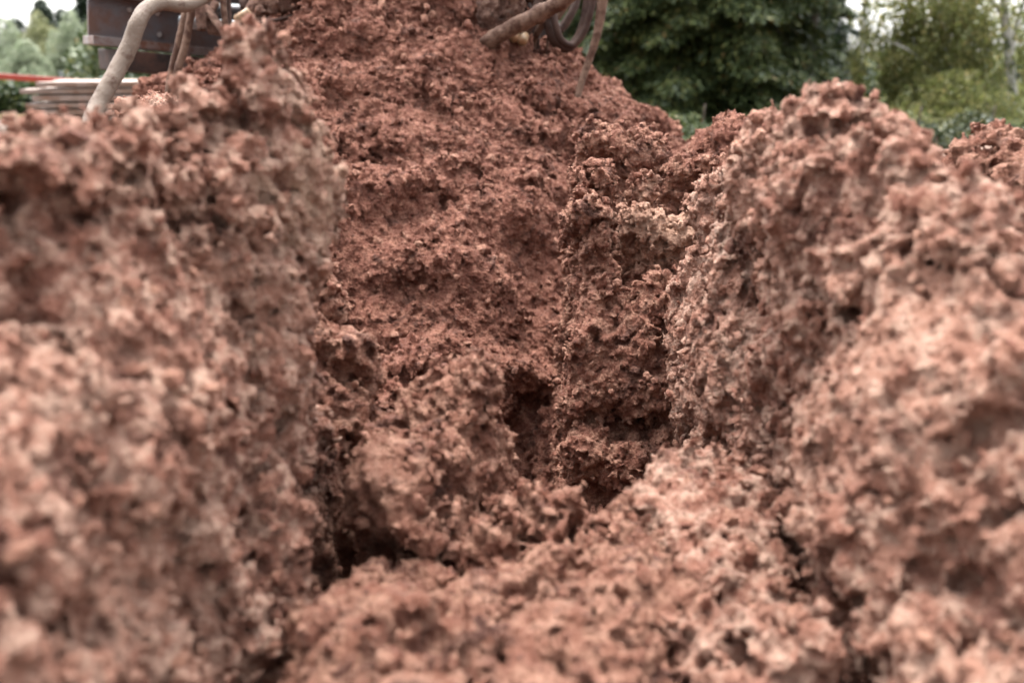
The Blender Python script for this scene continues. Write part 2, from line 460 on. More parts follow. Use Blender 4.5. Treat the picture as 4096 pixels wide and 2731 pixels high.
clod('clay_clod', [
    # far left end of the right hand mass, dark wall towards the pit
    (722, 184, 1.75, .040), (740, 174, 1.62, .050), (762, 168, 1.50, .050), (790, 160, 1.35, .06), (712, 215, 1.80, .05), (742, 225, 1.52, .050), (746, 270, 1.46, .050),
    (688, 288, 1.86, .038, .3), (704, 310, 1.84, .045), (698, 360, 1.84, .050), (696, 410, 1.80, .050), (722, 340, 1.66, .05), (722, 400, 1.62, .05), (722, 450, 1.60, .055), (752, 480, 1.40, .05),
    (752, 320, 1.42, .05), (762, 380, 1.35, .055), (772, 430, 1.28, .05),
    # crest and shoulder
    (806, 138, 1.20, .042), (836, 142, 1.17, .044), (872, 154, 1.10, .044), (902, 170, 1.04, .046), (930, 200, .99, .052), (955, 225, .96, .052), (985, 268, .92, .055), (1040, 290, .90, .06),
    (770, 215, 1.42, .07), (795, 290, 1.28, .06), (806, 370, 1.20, .065), (820, 450, 1.13, .07), (845, 530, 1.06, .06),
    (835, 330, 1.12, .08), (830, 400, 1.08, .08), (850, 470, 1.02, .08), (925, 245, 1.0, .065), (960, 285, .94, .065), (790, 240, 1.33, .06), (820, 270, 1.22, .07), (850, 220, 1.12, .08), (900, 275, 1.0, .08), (870, 330, 1.02, .09), (950, 330, .90, .08), (1020, 345, .84, .08),
    (900, 420, .92, .09), (960, 400, .84, .08), (1040, 400, .78, .08), (890, 500, .92, .08), (940, 510, .82, .08), (1010, 500, .74, .08),
    (880, 580, .92, .06), (920, 590, .82, .06), (980, 600, .72, .07), (1050, 590, .66, .07), (900, 660, .80, .05), (950, 680, .70, .06), (1020, 690, .62, .06), (1080, 690, .6, .06)],
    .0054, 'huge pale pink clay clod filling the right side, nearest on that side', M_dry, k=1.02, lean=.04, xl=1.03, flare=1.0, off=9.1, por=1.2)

clod('clay_clod', [(962, 150, 1.5, .045), (990, 142, 1.5, .038), (1010, 160, 1.48, .05), (1040, 170, 1.45, .06), (940, 175, 1.5, .06), (1000, 200, 1.4, .08)],
     .007, 'redder clay clod peeping over the right clod near the birch trunks', M_front, off=12.0)

clod('clay_clod', [
    # crest
    (-30, 168, .86, .05), (20, 172, .88, .05), (70, 166, .92, .05), (112, 162, .98, .045), (146, 148, 1.03, .042), (182, 148, 1.08, .045),
    (214, 136, 1.12, .040), (240, 100, 1.14, .032), (256, 70, 1.15, .026), (270, 66, 1.15, .026), (264, 88, 1.14, .040), (282, 100, 1.17, .038), (296, 96, 1.17, .028, .70), (308, 108, 1.18, .026, .68), (292, 126, 1.18, .034, .60), (310, 124, 1.2, .022, .66), (280, 148, 1.2, .034, .5), (246, 92, 1.14, .034),
    (258, 168, 1.22, .036), (252, 205, 1.22, .036), (246, 245, 1.22, .036), (232, 290, 1.2, .038), (228, 345, 1.16, .042),
    # unseen clay added behind the bank to shade the pit
    (244, 150, 1.45, .06), (250, 165, 1.65, .07), (258, 160, 1.85, .07), (262, 168, 2.05, .075), (268, 165, 2.25, .075), (225, 150, 1.6, .08), (240, 150, 1.9, .10), (250, 150, 2.2, .10), (190, 150, 1.9, .12), (200, 150, 2.2, .12),
    # face towards the camera
    (230, 170, 1.10, .06), (170, 190, 1.02, .07), (100, 200, .94, .07), (30, 210, .86, .07), (-30, 210, .84, .07),
    (210, 260, 1.06, .07), (140, 280, .94, .08), (60, 290, .84, .08), (-20, 300, .78, .08),
    (230, 360, 1.0, .08), (160, 380, .88, .08), (80, 390, .78, .08), (0, 400, .70, .08),
    (230, 450, .96, .07), (170, 470, .83, .07), (100, 480, .73, .07), (20, 480, .67, .07), (-40, 480, .65, .07),
    (235, 540, .90, .06), (180, 570, .77, .06), (110, 580, .67, .06), (30, 580, .62, .06), (-40, 580, .6, .06),
    (225, 640, .80, .05), (160, 670, .68, .05), (80, 680, .61, .05), (0, 680, .57, .05), (-50, 690, .56, .05)],
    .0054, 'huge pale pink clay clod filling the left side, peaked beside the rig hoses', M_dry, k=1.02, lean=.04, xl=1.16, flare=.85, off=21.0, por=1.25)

clod('clay_clod', [(318, 350, 1.36, .045), (335, 360, 1.36, .040), (300, 400, 1.30, .05), (330, 410, 1.3, .045), (305, 460, 1.22, .05), (300, 520, 1.12, .045), (285, 590, 1.0, .04), (320, 300, 1.45, .035), (322, 260, 1.5, .03)],
     .006, 'rounded clay lobe below the left clod beside the narrow black crack', M_front, k=.8, off=31.0)

clod('clay_clod', [(417, 362, 1.5, .020, .40), (410, 376, 1.5, .026, .35), (400, 395, 1.5, .04), (425, 400, 1.45, .035), (385, 430, 1.45, .05), (365, 400, 1.55, .05), (372, 450, 1.4, .05)],
     .006, 'dark pointed clay shard rising behind the knob in the centre', M_red, k=.75, off=36.0)

clod('clay_clod', [(430, 396, 1.26, .028), (446, 392, 1.26, .030), (466, 388, 1.27, .026), (480, 388, 1.27, .024), (425, 420, 1.24, .04), (406, 445, 1.20, .038), (455, 425, 1.22, .045), (475, 445, 1.22, .036), (440, 465, 1.16, .050), (472, 480, 1.18, .036), (402, 480, 1.12, .038),
     (386, 500, 1.08, .034), (400, 530, 1.03, .036, .30), (420, 545, 1.02, .036, .32), (440, 530, 1.06, .045)],
     .0058, 'knobbly clay clod in the centre with a ragged top edge above the pit', M_front, k=.95, off=41.0)

clod('clay_clod', [
    (518, 510, 1.12, .036), (548, 514, 1.10, .036), (578, 506, 1.09, .032), (605, 524, 1.07, .036), (500, 555, 1.02, .045), (555, 568, .99, .05), (620, 570, .98, .05),
    (350, 612, .90, .03), (388, 608, .90, .03), (372, 585, .96, .026), (440, 588, .96, .034), (405, 592, .95, .026), (425, 640, .86, .035), (475, 605, .92, .045), (540, 612, .89, .05), (600, 620, .88, .05), (650, 610, .9, .05),
    (340, 640, .82, .04), (400, 660, .76, .04), (460, 660, .77, .045), (530, 670, .76, .045), (600, 680, .76, .045), (660, 670, .78, .045),
    (330, 700, .74, .04), (400, 720, .70, .04), (480, 730, .69, .04), (560, 740, .69, .04), (640, 740, .7, .04)],
    .0056, 'low broad bank of red clay along the bottom edge below the pit', M_front, k=1.05, off=51.0, jit=13, lean=.10)

clod('clay_clod', [(664, 485, 1.16, .026), (690, 474, 1.18, .030), (712, 486, 1.15, .032), (650, 500, 1.1, .035), (690, 510, 1.06, .05), (735, 520, 1.05, .04), (700, 560, .98, .05), (750, 560, .98, .045),
     (720, 610, .9, .05), (770, 610, .9, .045), (700, 660, .82, .045), (760, 670, .8, .05), (800, 680, .8, .04), (730, 730, .72, .05), (790, 740, .72, .05)],
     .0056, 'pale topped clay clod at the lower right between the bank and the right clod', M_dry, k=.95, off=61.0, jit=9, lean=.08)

# ------------------------------------------------------------------ loose crumbs lying on the clay
def crumbs():
    import bmesh
    bm = bmesh.new(); bmesh.ops.create_icosphere(bm, subdivisions=1, radius=1)
    T = np.array([v.co[:] for v in bm.verts], np.float32); TF = np.array([[v.index for v in f.verts] for f in bm.faces]); bm.free()
    Vs, Fs, base = [], [], 0
    r = np.random.default_rng(77)
    for o in [o for o in S.objects if o.get('category') in ('clay clod', 'spoil heap')]:
        me = o.data; nv = len(me.vertices); co = np.empty(nv * 3, np.float32); me.vertices.foreach_get('co', co); co = co.reshape(-1, 3)
        no = np.empty(nv * 3, np.float32); me.vertices.foreach_get('normal', no); no = no.reshape(-1, 3)
        cand = np.where((no[:, 2] > .35) & (co[:, 1] > .35))[0]
        n = min(len(cand) // 3, int(len(cand) * .022))
        idx = r.choice(cand, n, replace=False)
        sz = (.0022 + .010 * r.random(n) ** 5).astype(np.float32) * (1.5 if o['category'] == 'spoil heap' else 1)
        sc = sz[:, None, None] * r.uniform(.55, 1.25, (n, 1, 3)) * r.uniform(.65, 1.3, (n, 12, 1))
        from mathutils import Euler
        RR = np.array([Euler(r.uniform(0, 6.28, 3)).to_matrix() for _ in range(n)], np.float32)
        P = np.einsum('nij,nkj->nki', RR, T[None] * sc) + (co[idx] + no[idx] * sz[:, None] * .35)[:, None]
        Vs.append(P.reshape(-1, 3)); Fs.append((TF[None] + (np.arange(n) * 12)[:, None, None] + base).reshape(-1, 3)); base += n * 12
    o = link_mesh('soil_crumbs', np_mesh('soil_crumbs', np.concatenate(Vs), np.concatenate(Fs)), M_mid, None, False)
    tag(o, 'loose crumbs of red clay scattered over the clods and the heap', 'crumbs', kind='stuff')
crumbs()

# ------------------------------------------------------------------ tubes and boxes
def smooth_path(pts, n=8):
    P = [Vector(p) for p in pts]; P = [P[0] * 2 - P[1]] + P + [P[-1] * 2 - P[-2]]; out = []
    for i in range(1, len(P) - 2):
        for k in range(n):
            t = k / n; a, b, c, d = P[i - 1:i + 3]
            out.append(.5 * ((2 * b) + (c - a) * t + (2 * a - 5 * b + 4 * c - d) * t * t + (3 * b - a - 3 * c + d) * t ** 3))
    out.append(P[-2]); return out

def tube_vf(path, rad, seg=16, rough=0.0, off=0, rn=.03):
    n = len(path); V, F = [], []
    up = Vector((.3, 1, .2)); prev = None
    for i, p in enumerate(path):
        t = (path[min(i + 1, n - 1)] - path[max(i - 1, 0)]).normalized()
        if prev is None: x = t.cross(up).normalized()
        else: x = (prev - t * prev.dot(t)).normalized()
        prev = x; y = t.cross(x)
        r = rad[i] if isinstance(rad, (list, tuple)) else rad
        for k in range(seg):
            a = 2 * math.pi * k / seg; V.append(p + (x * math.cos(a) + y * math.sin(a)) * r)
    V = np.array([list(v) for v in V], np.float32)
    if rough:
        C = np.repeat(np.array([list(p) for p in path], np.float32), seg, 0)
        d = V - C; L_ = np.linalg.norm(d, axis=1, keepdims=True)
        V = V + d / L_ * (np.clip(perlin(V / rn + off)[:, None], -.2, 1) * rough + perlin(V / (rn * .35) + off)[:, None] * rough * .4)
    for i in range(n - 1):
        for k in range(seg):
            a = i * seg + k; b = i * seg + (k + 1) % seg; F.append((a, b, b + seg, a + seg))
    # end caps
    c0 = len(V); V = np.vstack([V, [list(path[0])], [list(path[-1])]])
    F += [(c0, (k + 1) % seg, k, k) for k in range(seg)] + [(c0 + 1, (n - 1) * seg + k, (n - 1) * seg + (k + 1) % seg, (n - 1) * seg + (k + 1) % seg) for k in range(seg)]
    return V, [f if len(set(f)) == 4 else tuple(dict.fromkeys(f)) for f in F]

def pymesh(name, V, F, mat, parent=None, smooth=True):
    me = bpy.data.meshes.new(name); me.from_pydata([tuple(v) for v in V], [], [tuple(f) for f in F]); me.update()
    return link_mesh(name, me, mat, parent, smooth)

def join_vf(parts):
    V, F, n = [], [], 0
    for v, f in parts:
        V += [tuple(x) for x in v]; F += [tuple(i + n for i in q) for q in f]; n += len(v)
    return V, F

def box_vf(c, s, rot=None, bev=0.0):
    """box centre c size s, chamfered"""
    import bmesh
    bm = bmesh.new(); bmesh.ops.create_cube(bm, size=1)
    for v in bm.verts: v.co = Vector((v.co.x * s[0], v.co.y * s[1], v.co.z * s[2]))
    if bev: bmesh.ops.bevel(bm, geom=bm.edges[:] , offset=bev, segments=2, affect='EDGES', profile=.6)
    M = (rot.to_4x4() if rot else Matrix()); M = Matrix.Translation(c) @ M
    bm.verts.index_update()
    V = [M @ v.co for v in bm.verts]; F = [[v.index for v in f.verts] for f in bm.faces]
    bm.free(); return V, F

def pts_px(L_): return [at(*q) for q in L_]

M_hosemud = plain('mud_coated_hose', (0.139, 0.083, 0.058), .8, 0, (0.066, 0.032, 0.021), 22, .004, lo=.46, hi=.56, bscale=140)
M_hosepale = plain('pale_dusty_hose', (0.164, 0.124, 0.096), .6, 0, (0.082, 0.046, 0.031), 20, .003, lo=.50, hi=.64, bscale=160)
M_hosedark = plain('black_rubber_hose', (0.057, 0.031, 0.023), .75, 0, (0.033, 0.016, 0.012), 16, .002, bscale=120)
M_steel = plain('rusty_painted_steel', (.12, .115, .125), .5, .2, (.12, .065, .048), 7, .002, lo=.40, hi=.62, bscale=90)
M_edge = plain('pale_flange_steel', (.20, .17, .16), .5, .3, (.12, .055, .035), 14, .002, lo=.45, hi=.6, bscale=120)  # paler than the web steel, for flanges and bolts
M_under = plain('dark_muddy_steel', (.022, .014, .012), .8, .1, (.07, .033, .022), 9, .003, bscale=60)
M_yellow = plain('ochre_fitting', (.15, .10, .045), .6, 0, (.30, .17, .09), 30)
M_wood = plain('weathered_pale_wood', (.25, .20, .17), .85, 0, (.17, .105, .07), 9, .003, lo=.45, hi=.6)
M_orange = plain('orange_red_plastic', (.30, .030, .014), .5, 0, (.24, .035, .02), 3)
M_post = plain('dark_green_steel_post', (.05, .06, .05), .5, .4)
M_gravel = plain('pale_gravel', (0.230, 0.191, 0.154), .9, 0, (0.230, 0.166, 0.131), 12, .01)
M_caked = soil_mat('caked_mud', (0.070, 0.032, 0.022), (0.111, 0.056, 0.040), (0.197, 0.120, 0.089), dark=(0.025, 0.012, 0.008))

# ------------------------------------------------------------------ drilling rig above the heap
rig = empty('drilling_rig', (-.7, 4.7, 0))
tag(rig, 'muddy drilling rig behind the clay heap, its rusty steel beam reaching out to the left', 'drilling rig')
def i_beam(p1, p2, h, wd, tf, tw):
    """steel I section from p1 to p2 (points on the underside centre line)"""
    d = (p2 - p1); Lh = d.length; x = d.normalized(); z = Vector((0, 0, 1)); z = (z - x * z.dot(x)).normalized(); y = z.cross(x)
    rot = Matrix((x, y, z)).transposed(); c = (p1 + p2) / 2
    web = [box_vf(c + z * h / 2, (Lh, tw, h - 2 * tf), rot)]
    fl = [box_vf(c + z * tf / 2, (Lh, wd, tf), rot, .003), box_vf(c + z * (h - tf / 2), (Lh, wd, tf), rot, .003)]
    return join_vf(web), join_vf(fl)
B1, B2 = at(88, 44, 4.25), at(330, 69, 4.9)
d_ = (B2 - B1).normalized(); B2 = B1 + d_ * 1.9
wv, fv = i_beam(B1, B2, .225, .16, .034, .014)
pymesh('beam_web', *wv, M_steel, rig, False); pymesh('beam_flange', *fv, M_edge, rig, False)
rx = Matrix((d_, Vector((0, 0, 1)).cross(d_).normalized(), Vector((0, 0, 1)))).transposed()
for t_ in (.10, .16, .62, .68):
    for z_ in (.07, .155):
        c_ = B1 + d_ * (1.9 * t_) + Vector((0, -.008, z_)); pymesh('bolt', *tube_vf([c_ + Vector((0, -.016, 0)), c_], .011, 6), M_edge, rig, False)
pymesh('underframe', *join_vf([box_vf(B1 + d_ * 1.0 + Vector((0, .05, -.055)), (1.9, .26, .085), rx, .006),
                               box_vf(B1 + d_ * .50 + Vector((0, .12, -.13)), (.42, .22, .12), rx, .006),
                               box_vf(B1 + d_ * 1.35 + Vector((0, .15, -.45)), (.9, .5, .70), rx, .02)]), M_under, rig, False)
# leaning mast tube, drill string and clamp over the hole, all caked in clay
top = Vector((-.45, 4.15, 3.4))
pymesh('mast', *join_vf([box_vf(Vector((-.45, 4.75, 2.3)), (.36, .30, 3.0), None, .02), box_vf(Vector((-.45, 4.58, 2.3)), (.10, .06, 2.9), None, .008),
                         box_vf(Vector((-.80, 4.80, .5)), (1.5, .8, .55), None, .03)]), M_steel, rig, False)
pymesh('drill_rod', *tube_vf([Vector((-.45, 4.15, z)) for z in np.linspace(.6, 3.2, 24)], .06, 20, .008), M_steel, rig)
pymesh('rotary_head', *join_vf([box_vf(Vector((-.45, 4.3, 2.6)), (.42, .55, .5), None, .04), tube_vf([Vector((-.45, 4.15, z)) for z in (2.2, 2.3, 2.34, 2.36)], [.10, .10, .13, .13], 24)]), M_steel, rig)
def caked(name, pts, rad, off):
    cs = [(pts[i], pts[i + 1], rad[i], rad[i + 1]) for i in range(len(pts) - 1)]
    A = np.array([list(p) for p in pts]); r_ = max(rad) + .07
    me = soil_mesh(name, capsules(cs, .02), A.min(0) - r_, A.max(0) + r_, .0095, .9, .5, off=off)
    return link_mesh(name, me, M_caked, rig)
caked('mud_caked_guide', pts_px([(502, -70, 3.70), (498, -20, 3.66), (498, 12, 3.62), (490, 50, 3.66)]), [.07, .075, .078, .08], 71.)
caked('mud_caked_guide', pts_px([(470, -60, 3.80), (505, -14, 3.78), (522, -6, 3.80), (560, -40, 3.9)]), [.05, .04, .045, .05], 74.)
caked('mud_caked_clamp', pts_px([(300, -50, 3.70), (278, 0, 3.62), (262, 12, 3.6), (252, 40, 3.72)]), [.06, .055, .045, .05], 77.)
pymesh('hydraulic_cylinder', *join_vf([tube_vf(pts_px([(196, 10, 4.1), (222, 12, 4.1), (300, 16, 4.15)]), .034, 18), tube_vf(pts_px([(180, 22, 4.05), (240, 27, 4.05), (290, 32, 4.1)]), .024, 16)]), plain('grey_blue_paint', (.10, .12, .135), .45, .3, (.09, .06, .05), 12), rig)
pymesh('manifold', *join_vf([box_vf(at(215, -18, 4.0), (.45, .10, .10), None, .012)] + [tube_vf([at(x, -14, 3.92), at(x, 3, 3.9), at(x, 9, 3.88)], [.018, .018, .013], 12) for x in (188, 198, 208, 226, 244, 256)]), M_under, rig)
pymesh('bracket', *join_vf([tube_vf(pts_px([(196, -5, 3.85), (200, 12, 3.85), (202, 30, 3.83)]), [.020, .022, .016], 14, .004), tube_vf(pts_px([(216, 2, 3.9), (210, 12, 3.88), (206, 24, 3.9)]), .016, 12, .003),
                            tube_vf(pts_px([(210, 26, 3.9), (232, 30, 3.88), (262, 38, 3.85)]), .028, 14, .010)]), M_caked, rig)
pymesh('fitting', *tube_vf(pts_px([(236, 19, 3.75), (243, 17, 3.74), (250, 13, 3.74)]), [.014, .020, .022], 16), M_yellow, rig)
pymesh('housing', *join_vf([box_vf(at(262, -16, 4.35), (.62, .2, .34), Matrix.Rotation(.1, 3, 'Y'), .02)]), M_under, rig, False)
pymesh('clamp_block', *join_vf([box_vf(at(520, -8, 4.25), (.30, .25, .44), Matrix.Rotation(.25, 3, 'Y'), .03), box_vf(at(508, 26, 4.15), (.22, .2, .20), Matrix.Rotation(-.3, 3, 'Y'), .03)]), M_under, rig, False)
pymesh('pipe', *join_vf([tube_vf(pts_px([(196, -6, 3.9), (214, 20, 3.85), (232, 44, 3.8), (240, 60, 3.8)]), .014, 12, .004), tube_vf(pts_px([(262, -8, 3.9), (250, 8, 3.86), (240, 34, 3.84), (226, 46, 3.82)]), .018, 12, .005),
                         tube_vf(pts_px([(272, -8, 3.8), (282, 10, 3.76), (300, 22, 3.8)]), .020, 12, .006)]), M_caked, rig)
pymesh('spacer', *join_vf([box_vf(at(186, 58, 3.75), (.035, .02, .24), None, .004)]), M_under, rig)

# ------------------------------------------------------------------ hoses
def hose(px, rad, mat, label, rough=.0015, seg=16, group='hoses hanging from the rig', n=10):
    path = smooth_path(pts_px(px), n)
    rr = rad if not isinstance(rad, (list, tuple)) else list(np.interp(np.linspace(0, 1, len(path)), np.linspace(0, 1, len(rad)), rad))
    o = pymesh('hose', *tube_vf(path, rr, seg, rough, random.uniform(0, 50)), mat)
    return tag(o, label, 'hose', group)
hose([(240, -30, 3.5), (205, -4, 3.35), (183, 5, 3.25), (162, 3, 3.2), (147, 9, 3.15), (138, 22, 3.1), (131, 42, 3.08), (121, 63, 3.05), (109, 85, 3.0), (97, 108, 2.95), (86, 140, 2.85), (80, 180, 2.8)],
     [.022, .022, .023, .025, .025, .025], M_hosepale, 'thick pale dusty hose arching down in front of the steel beam to the left clod', .002, 20)
hose([(192, -60, 3.5), (188, -8, 3.45), (184, 20, 3.42), (178, 46, 3.4), (172, 72, 3.38), (168, 100, 3.36)], .0125, M_hosemud, 'left of two muddy hoses hanging close together past the thick pale bend')
hose([(198, -60, 3.47), (193, -8, 3.42), (190, 20, 3.40), (185, 46, 3.38), (178, 70, 3.36), (175, 100, 3.34)], .0125, M_hosemud, 'right of two muddy hoses hanging close together past the thick pale bend')
hose([(223, -50, 3.45), (223, -4, 3.40), (225, 20, 3.38), (226, 38, 3.37), (228, 56, 3.35), (229, 80, 3.32)], .0105, M_hosemud, 'thinner muddy hose hanging straight down in front of the dark right half of the beam')
hose([(232, -50, 3.45), (229, -4, 3.42), (230, 20, 3.40), (231, 38, 3.37), (233, 56, 3.35), (234, 80, 3.32)], .0065, M_hosedark, 'thin dark line hanging right against the thinner muddy hose')
hose([(292, 16, 3.6), (276, 20, 3.55), (260, 23, 3.52), (248, 32, 3.5), (241, 45, 3.48), (238, 62, 3.46), (237, 80, 3.44)], .0062, M_hosedark, 'thin dark hose curving over behind the peak of the left clod')
hose([(600, -60, 3.4), (572, -8, 3.42), (552, 7, 3.45), (530, 19, 3.48), (508, 30, 3.5), (488, 42, 3.52), (470, 58, 3.6)], [.024, .024, .027, .027, .027, .024], M_hosemud, 'thick crusted hose slanting down into the right slope of the heap', .006, 24)
hose([(592, -50, 3.8), (588, -6, 3.78), (585, 18, 3.76), (578, 38, 3.74), (567, 48, 3.72), (556, 43, 3.70), (550, 30, 3.70), (545, 10, 3.72), (548, -30, 3.75)], [.015, .016, .017, .017, .017, .016], M_hosedark, 'muddy hose hanging in the lowest round loop right of the heap top')
hose([(584, -50, 3.95), (578, -6, 3.93), (571, 14, 3.9), (561, 28, 3.88), (552, 26, 3.86), (546, 16, 3.86), (540, -10, 3.88), (538, -50, 3.9)], [.015, .015, .017, .017, .016], M_hosedark, 'muddy hose in a smaller loop hanging above the lowest round loop')
hose([(606, -50, 3.6), (603, -6, 3.58), (600, 18, 3.57), (596, 38, 3.56), (589, 60, 3.55), (581, 84, 3.53), (574, 110, 3.5)], [.020, .019, .015, .013, .012, .011], M_hosemud, 'long hose hanging farthest right against the dark conifer, its foot on the heap slope')
hose([(546, -50, 3.7), (540, -4, 3.68), (534, 16, 3.66), (526, 32, 3.66), (516, 46, 3.66), (508, 60, 3.7)], [.016, .017, .017, .016, .015], M_hosedark, 'dark muddy hose crossing behind the thick crusted hose, nearer the heap')
hose([(566, -50, 3.72), (560, -4, 3.70), (552, 12, 3.70), (543, 24, 3.72), (535, 38, 3.74), (530, 60, 3.78)], [.013, .013, .012, .012], M_hosemud, 'slim muddy hose crossing behind the middle of the thick crusted hose')
hose([(531, -50, 3.9), (527, -4, 3.86), (522, 14, 3.84), (517, 30, 3.82), (512, 50, 3.8)], .011, M_hosedark, 'slim dark hose dropping close beside the mud caked guide')
hose([(598, -50, 3.7), (594, -6, 3.7), (590, 14, 3.69), (584, 32, 3.68), (573, 45, 3.67), (561, 40, 3.66), (556, 26, 3.66), (553, 8, 3.68), (556, -30, 3.7)], [.012, .012, .013, .012], M_hosedark, 'muddy hose hanging in a loop just inside the lowest round loop')
hose([(578, -50, 3.85), (570, -6, 3.84), (560, 14, 3.82), (549, 22, 3.82), (538, 12, 3.84), (534, -8, 3.86), (536, -50, 3.9)], [.012, .012, .013, .012], M_hosemud, 'slack muddy hose in the highest loop beside the crusted hose')
hose([(556, -50, 3.9), (550, -6, 3.88), (544, 14, 3.84), (532, 34, 3.80), (524, 52, 3.78)], [.014, .015, .014], M_hosedark, 'dark hose slanting down behind the ochre hose ends')
hose([(549, 24, 3.75), (548, 36, 3.75), (547, 52, 3.75), (546, 75, 3.76)], .0045, M_hosemud, 'thin cord hanging down below the hose loops', .001)
hose([(538, 30, 3.8), (538, 44, 3.8), (537, 60, 3.8)], .006, M_hosedark, 'short dark cord hanging left of the thin cord', .001)
for px, lab in (((513, 37), 'ochre hose end cap poking out under the crusted hose, left one of two'), ((522, 40), 'ochre hose end cap poking out under the crusted hose, right one of two')):
    o = pymesh('hose_end_cap', *tube_vf(pts_px([(px[0] + 4, px[1] - 6, 3.66), (px[0] + 1, px[1] - 1, 3.62), (px[0], px[1] + 1, 3.60), (px[0], px[1] + 2, 3.595)]), [.012, .018, .018, .012], 18), M_yellow)
    tag(o, lab, 'hose end', 'ochre hose ends')

# ------------------------------------------------------------------ planks, barrier, gravel on the left
st = empty('plank_stack', at(95, 120, 6.4)); tag(st, 'stack of pale weathered boards on the ground behind the left clod', 'plank stack')
z0 = at(95, 122, 6.4).z
x0 = at(27, 100, 6.3)
rotp = Matrix.Rotation(R(9), 3, 'Z')
for k in range(6):
    for j in range(3):
        off_ = random.uniform(-.05, .05) + (k % 2) * .03
        c = Vector((x0.x, x0.y, 0)) + rotp @ Vector((.66 + off_, j * .24 + .12, 0)); c.z = z0 + .022 + k * .042 + random.uniform(-.002, .002)
        b = box_vf(c, (1.35 + random.uniform(-.06, .06), .205, random.uniform(.026, .034)), rotp @ Matrix.Rotation(R(random.uniform(-.7, .7)), 3, 'Z'), .003)
        pymesh('board', *b, M_wood, st, False)
for k in range(3):
    c = Vector((x0.x, x0.y, 0)) + rotp @ Vector((.12 + k * .5, .36, 0)); c.z = z0 - .035
    pymesh('bearer', *box_vf(c, (.09, .74, .07), rotp, .003), M_wood, st, False)

br = empty('barrier', at(20, 100, 9)); tag(br, 'orange red plastic barrier rail running in front of the pale willows', 'barrier')
pa, pb = at(-60, 72, 8.6), at(180, 89, 9.6)
dd = (pb - pa).normalized(); rb_ = Matrix((dd, Vector((0, 0, 1)).cross(dd).normalized(), dd.cross(Vector((0, 0, 1)).cross(dd).normalized()))).transposed()
pymesh('rail', *box_vf((pa + pb) / 2, ((pb - pa).length, .03, .05), rb_, .01), M_orange, br, False)
for t in (.02, .47, .98):
    p = pa.lerp(pb, t) + Vector((0, .05, 0))
    pymesh('post', *tube_vf([Vector((p.x, p.y, z)) for z in (-.05, .4, p.z + .08)], .018, 10), M_post, br)

def gravel():
    parts = []
    r = random.Random(4)
    for i in range(420):
        x, y = r.uniform(-5.6, -3.2), r.uniform(7.2, 9.2)
        hh = .24 * max(0, 1 - ((x + 4.6) / 1.5) ** 2) * max(0, 1 - ((y - 8.2) / 1.1) ** 2)
        V, F = box_vf(Vector((x, y, hh + r.uniform(-.02, .03))), (r.uniform(.05, .13), r.uniform(.05, .13), r.uniform(.04, .10)), Matrix.Rotation(r.uniform(0, 6), 3, Vector((r.random(), r.random(), r.random() + .1))), .012)
        parts.append((V, F))
    o = pymesh('gravel_heap', *join_vf(parts), M_gravel, None, False); tag(o, 'low heap of pale rubble left of the plank stack', 'rubble', kind='stuff')
gravel()

# ------------------------------------------------------------------ trees
def quads(C, U, Vv):
    """leaf quads from centres and two half axes"""
    P = np.stack([C - U - Vv * .35, C + U * .2 - Vv, C + U + Vv * .2, C - U * .1 + Vv], 1).reshape(-1, 3)
    F = np.arange(len(C) * 4).reshape(-1, 4); return P, F

def rand_unit(n):
    v = rng.normal(size=(n, 3)); return v / np.linalg.norm(v, axis=1, keepdims=True)

